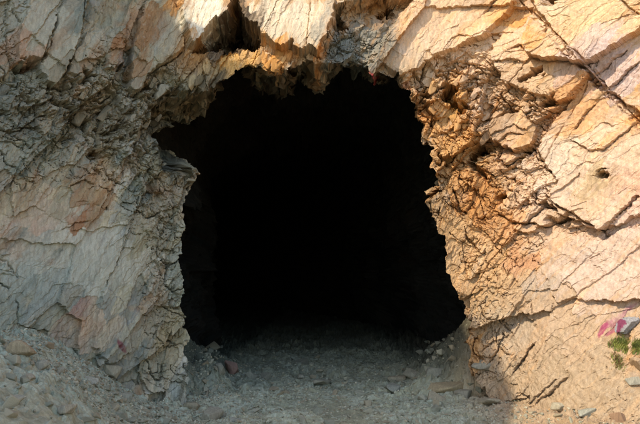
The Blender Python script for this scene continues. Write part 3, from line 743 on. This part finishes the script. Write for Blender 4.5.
# scattered stones: each its own object
protos = []
for i in range(14):
    V, Fc = VARI[i]
    me = build_mesh('stone', V, Fc, stone_colour(len(V), GREYS[i % 7], np.random.default_rng(i), .05), MAT_STONE)
    protos.append(me.data); bpy.data.objects.remove(me)
def scatter(n, region, label, group, smin, smax):
    k = 0; r = np.random.default_rng(abs(hash(n * 7 + int(smin * 1e4))) % 99999)
    while k < n:
        px, py = region(r)
        p, on = hit(px, py)
        if not on: continue
        w = smin * (smax / smin) ** (r.uniform() ** 1.7)
        if any((p[0] - a) ** 2 + (p[1] - b) ** 2 < (c * .8 + w * .7) ** 2 for a, b, c in placed): continue
        placed.append((p[0], p[1], w))
        o = bpy.data.objects.new('stone', protos[r.integers(14)]); col.objects.link(o)
        o.location = (p[0], p[1], p[2] + w * .12); o.scale = (w, w, w)
        o.rotation_euler = (r.normal() * .35, r.normal() * .35, r.uniform(0, 6.28))
        tag(o, label, 'stone', group); k += 1
def reg_talus(r):
    x = r.uniform(0, 190); top = np.interp(x, [0, 60, 120, 190], [318, 345, 385, 404]); return x, r.uniform(top, 424)
def reg_floor(r): return r.uniform(190, 470), 352 + 72 * r.uniform() ** 1.1
def reg_right(r): return r.uniform(470, 600), r.uniform(398, 424)
scatter(140, reg_talus, 'small angular grey stone in the scree heaped at the foot of the left wall', 'stones of the scree at the left', .02, .075)
scatter(90, reg_floor, 'small flat grey stone lying on the dusty floor of the tunnel mouth', 'stones on the tunnel floor', .025, .09)
def reg_mound(r):
    if r.uniform() < .62: return r.uniform(425, 480), r.uniform(318, 392)
    return r.uniform(188, 222), r.uniform(335, 395)
scatter(60, reg_mound, 'dark angular stone in the rubble against the inner side wall of the tunnel', 'rubble along the tunnel walls', .05, .15)
scatter(14, reg_right, 'small stone on the dusty ground below the right slope', 'stones below the right slope', .02, .05)

# gravel: thousands of chips, one object
def gravel(n, lo, hi, seed, dens):
    r = np.random.default_rng(seed)
    small = [stone_arrays(50 + i, 1, 9, .5) for i in range(6)]
    Vs, Fs, Cs, off = [], [], [], 0
    x = r.uniform(lo[0], hi[0], n * 4); y = r.uniform(lo[1], hi[1], n * 4)
    pr = dens(x, y); kk = r.uniform(size=n * 4) < pr; x, y = x[kk][:n], y[kk][:n]
    z = ground_z(x, y)
    for i in range(len(x)):
        V, Fc = small[r.integers(6)]
        w = .006 + .024 * r.uniform() ** 2.6
        a, t = r.uniform(0, 6.28), r.normal(size=2) * .4
        ca, sa = math.cos(a), math.sin(a)
        q = V @ np.array([[ca, -sa, t[0]], [sa, ca, t[1]], [-t[0], -t[1], 1]]) * w
        Vs.append(q + [x[i], y[i], z[i] + w * .2]); Fs.append(Fc + off); off += len(V)
        Cs.append(np.tile(C(*GREYS[r.integers(7)]) * r.uniform(.7, 1.45), (len(V), 1)))
    o = build_mesh('gravel', np.concatenate(Vs), np.concatenate(Fs), np.concatenate(Cs), MAT_STONE)
    tag(o, None, None, None, 'stuff')
gravel(30000, (-3.9, -3.0), (3.2, 3.5), 5, lambda x, y: np.where(x < -1.2, 1.0, .32) * np.where(y > 1, .5, 1))

# ------------------------------------------------------------------ grass and weeds
def leaf_mat(name, c, tr=.3):
    m = bpy.data.materials.new(name); m.use_nodes = True; N = m.node_tree.nodes; L_ = m.node_tree.links
    b = N['Principled BSDF']; b.inputs['Roughness'].default_value = .6
    n = N.new('ShaderNodeTexNoise'); n.inputs['Scale'].default_value = 14
    t = N.new('ShaderNodeTexCoord'); L_.new(t.outputs['Object'], n.inputs['Vector'])
    r = N.new('ShaderNodeValToRGB'); L_.new(n.outputs['Fac'], r.inputs['Fac'])
    r.color_ramp.elements[0].position = .35; r.color_ramp.elements[1].position = .65
    r.color_ramp.elements[0].color = (*c, 1); r.color_ramp.elements[1].color = (c[0] * 1.9, c[1] * 1.6, c[2] * 1.3, 1)
    L_.new(r.outputs[0], b.inputs['Base Color'])
    return m
M_GR = leaf_mat('grass_green', (.20, .25, .07)); M_DRY = leaf_mat('dry_stalks', (.16, .12, .06))
def tuft(name, px, py, n, hgt, spread, label, cat, dry=.25, seed=0):
    r = np.random.default_rng(seed); p, on = hit(px, py)
    V, Fc = [], []; Vd, Fd = [], []
    for i in range(n):
        _t, _r = r.uniform(0, 6.28), 1.5 * r.uniform() ** .8; ox, oz = _r * math.cos(_t) * spread[0], _r * math.sin(_t) * spread[1]
        q, _ = np.array([p[0] + ox, 0, p[2] + oz]), 0
        fy = float(face_y(np.array([q[0]]), np.array([q[2]]))[0]); 
        if fy > 50: continue
        isdry = r.uniform() < dry
        VV, FF = (Vd, Fd) if isdry else (V, Fc)
        h = hgt * r.uniform(.4, 1.1); w = r.uniform(.0025, .005); az = r.uniform(0, 6.28); ln = r.uniform(.2, .9) * h
        out = np.array([math.cos(az) * .6, -abs(math.sin(az)) * .7 - .25]); sd = np.array([-math.sin(az), math.cos(az)])
        b0 = np.array([q[0], fy - .002, q[2] - .01]); k0 = len(VV)
        for t in (0, .35, .7, 1):
            c = b0 + np.array([out[0] * ln * t * t, out[1] * ln * t * t, h * (t - .35 * t * t) * (1 if not isdry else .8)])
            wd = .8 * w * (1 - t) + .0004
            VV += [c + [sd[0] * wd, sd[1] * wd, 0], c - [sd[0] * wd, sd[1] * wd, 0]]
        for t in range(3): FF.append((k0 + 2 * t, k0 + 2 * t + 1, k0 + 2 * t + 3, k0 + 2 * t + 2))
    o = None
    if V:
        o = build_mesh(name, np.array(V), np.array(Fc), None, M_GR); tag(o, label, cat)
        if Vd: build_mesh('dry_grass', np.array(Vd), np.array(Fd), None, M_DRY, o)
tuft('grass_tuft', 632, 347, 1100, .12, (.12, .05), 'bright green grass tuft growing on the slope at the right edge', 'grass tuft', .12, 1)
tuft('grass_tuft', 617, 362, 260, .10, (.035, .06), 'brownish thin grass hanging down left of the bright tuft', 'grass tuft', .6, 2)
tuft('weed', 545, 421, 120, .06, (.05, .02), 'low green weed at the foot of the dusty slope', 'weed', .3, 3)
tuft('weed', 574, 416, 60, .05, (.04, .015), 'thin sparse weed right of the low green one', 'weed', .5, 4)

# ------------------------------------------------------------------ light
SUN_DIR = np.array([-.62, -.50, .76]); SUN_DIR = SUN_DIR / np.linalg.norm(SUN_DIR)      # towards the sun
w = bpy.data.worlds.new('World'); scene.world = w; w.use_nodes = True
N = w.node_tree.nodes; L_ = w.node_tree.links
sky = N.new('ShaderNodeTexSky'); sky.sky_type = 'NISHITA'; sky.sun_disc = False
sky.sun_elevation = math.asin(SUN_DIR[2]); sky.sun_rotation = math.atan2(SUN_DIR[0], SUN_DIR[1])
sky.air_density = 1.0; sky.dust_density = 1.0; sky.ozone_density = .6
L_.new(sky.outputs[0], N['Background'].inputs[0]); N['Background'].inputs[1].default_value = .15
sd = bpy.data.lights.new('sun', 'SUN'); sd.energy = 2.0; sd.angle = math.radians(.5); sd.color = (1, .86, .68)
so = bpy.data.objects.new('sun', sd); col.objects.link(so)
so.rotation_euler = Vector(SUN_DIR).to_track_quat('Z', 'Y').to_euler(); so.location = (-10, -8, 12)

cd = bpy.data.cameras.new('camera'); cd.sensor_width = 36; cd.lens = 36 * FPX / 640; cd.clip_end = 500
co = bpy.data.objects.new('camera', cd); col.objects.link(co)
co.location = CAM; co.rotation_euler = (math.pi / 2 + PITCH, 0, 0)
scene.camera = co
vs = scene.view_settings; vs.view_transform = 'Standard'; vs.look = 'None'; vs.gamma = 1; vs.exposure = 1.22; vs.use_curve_mapping = False
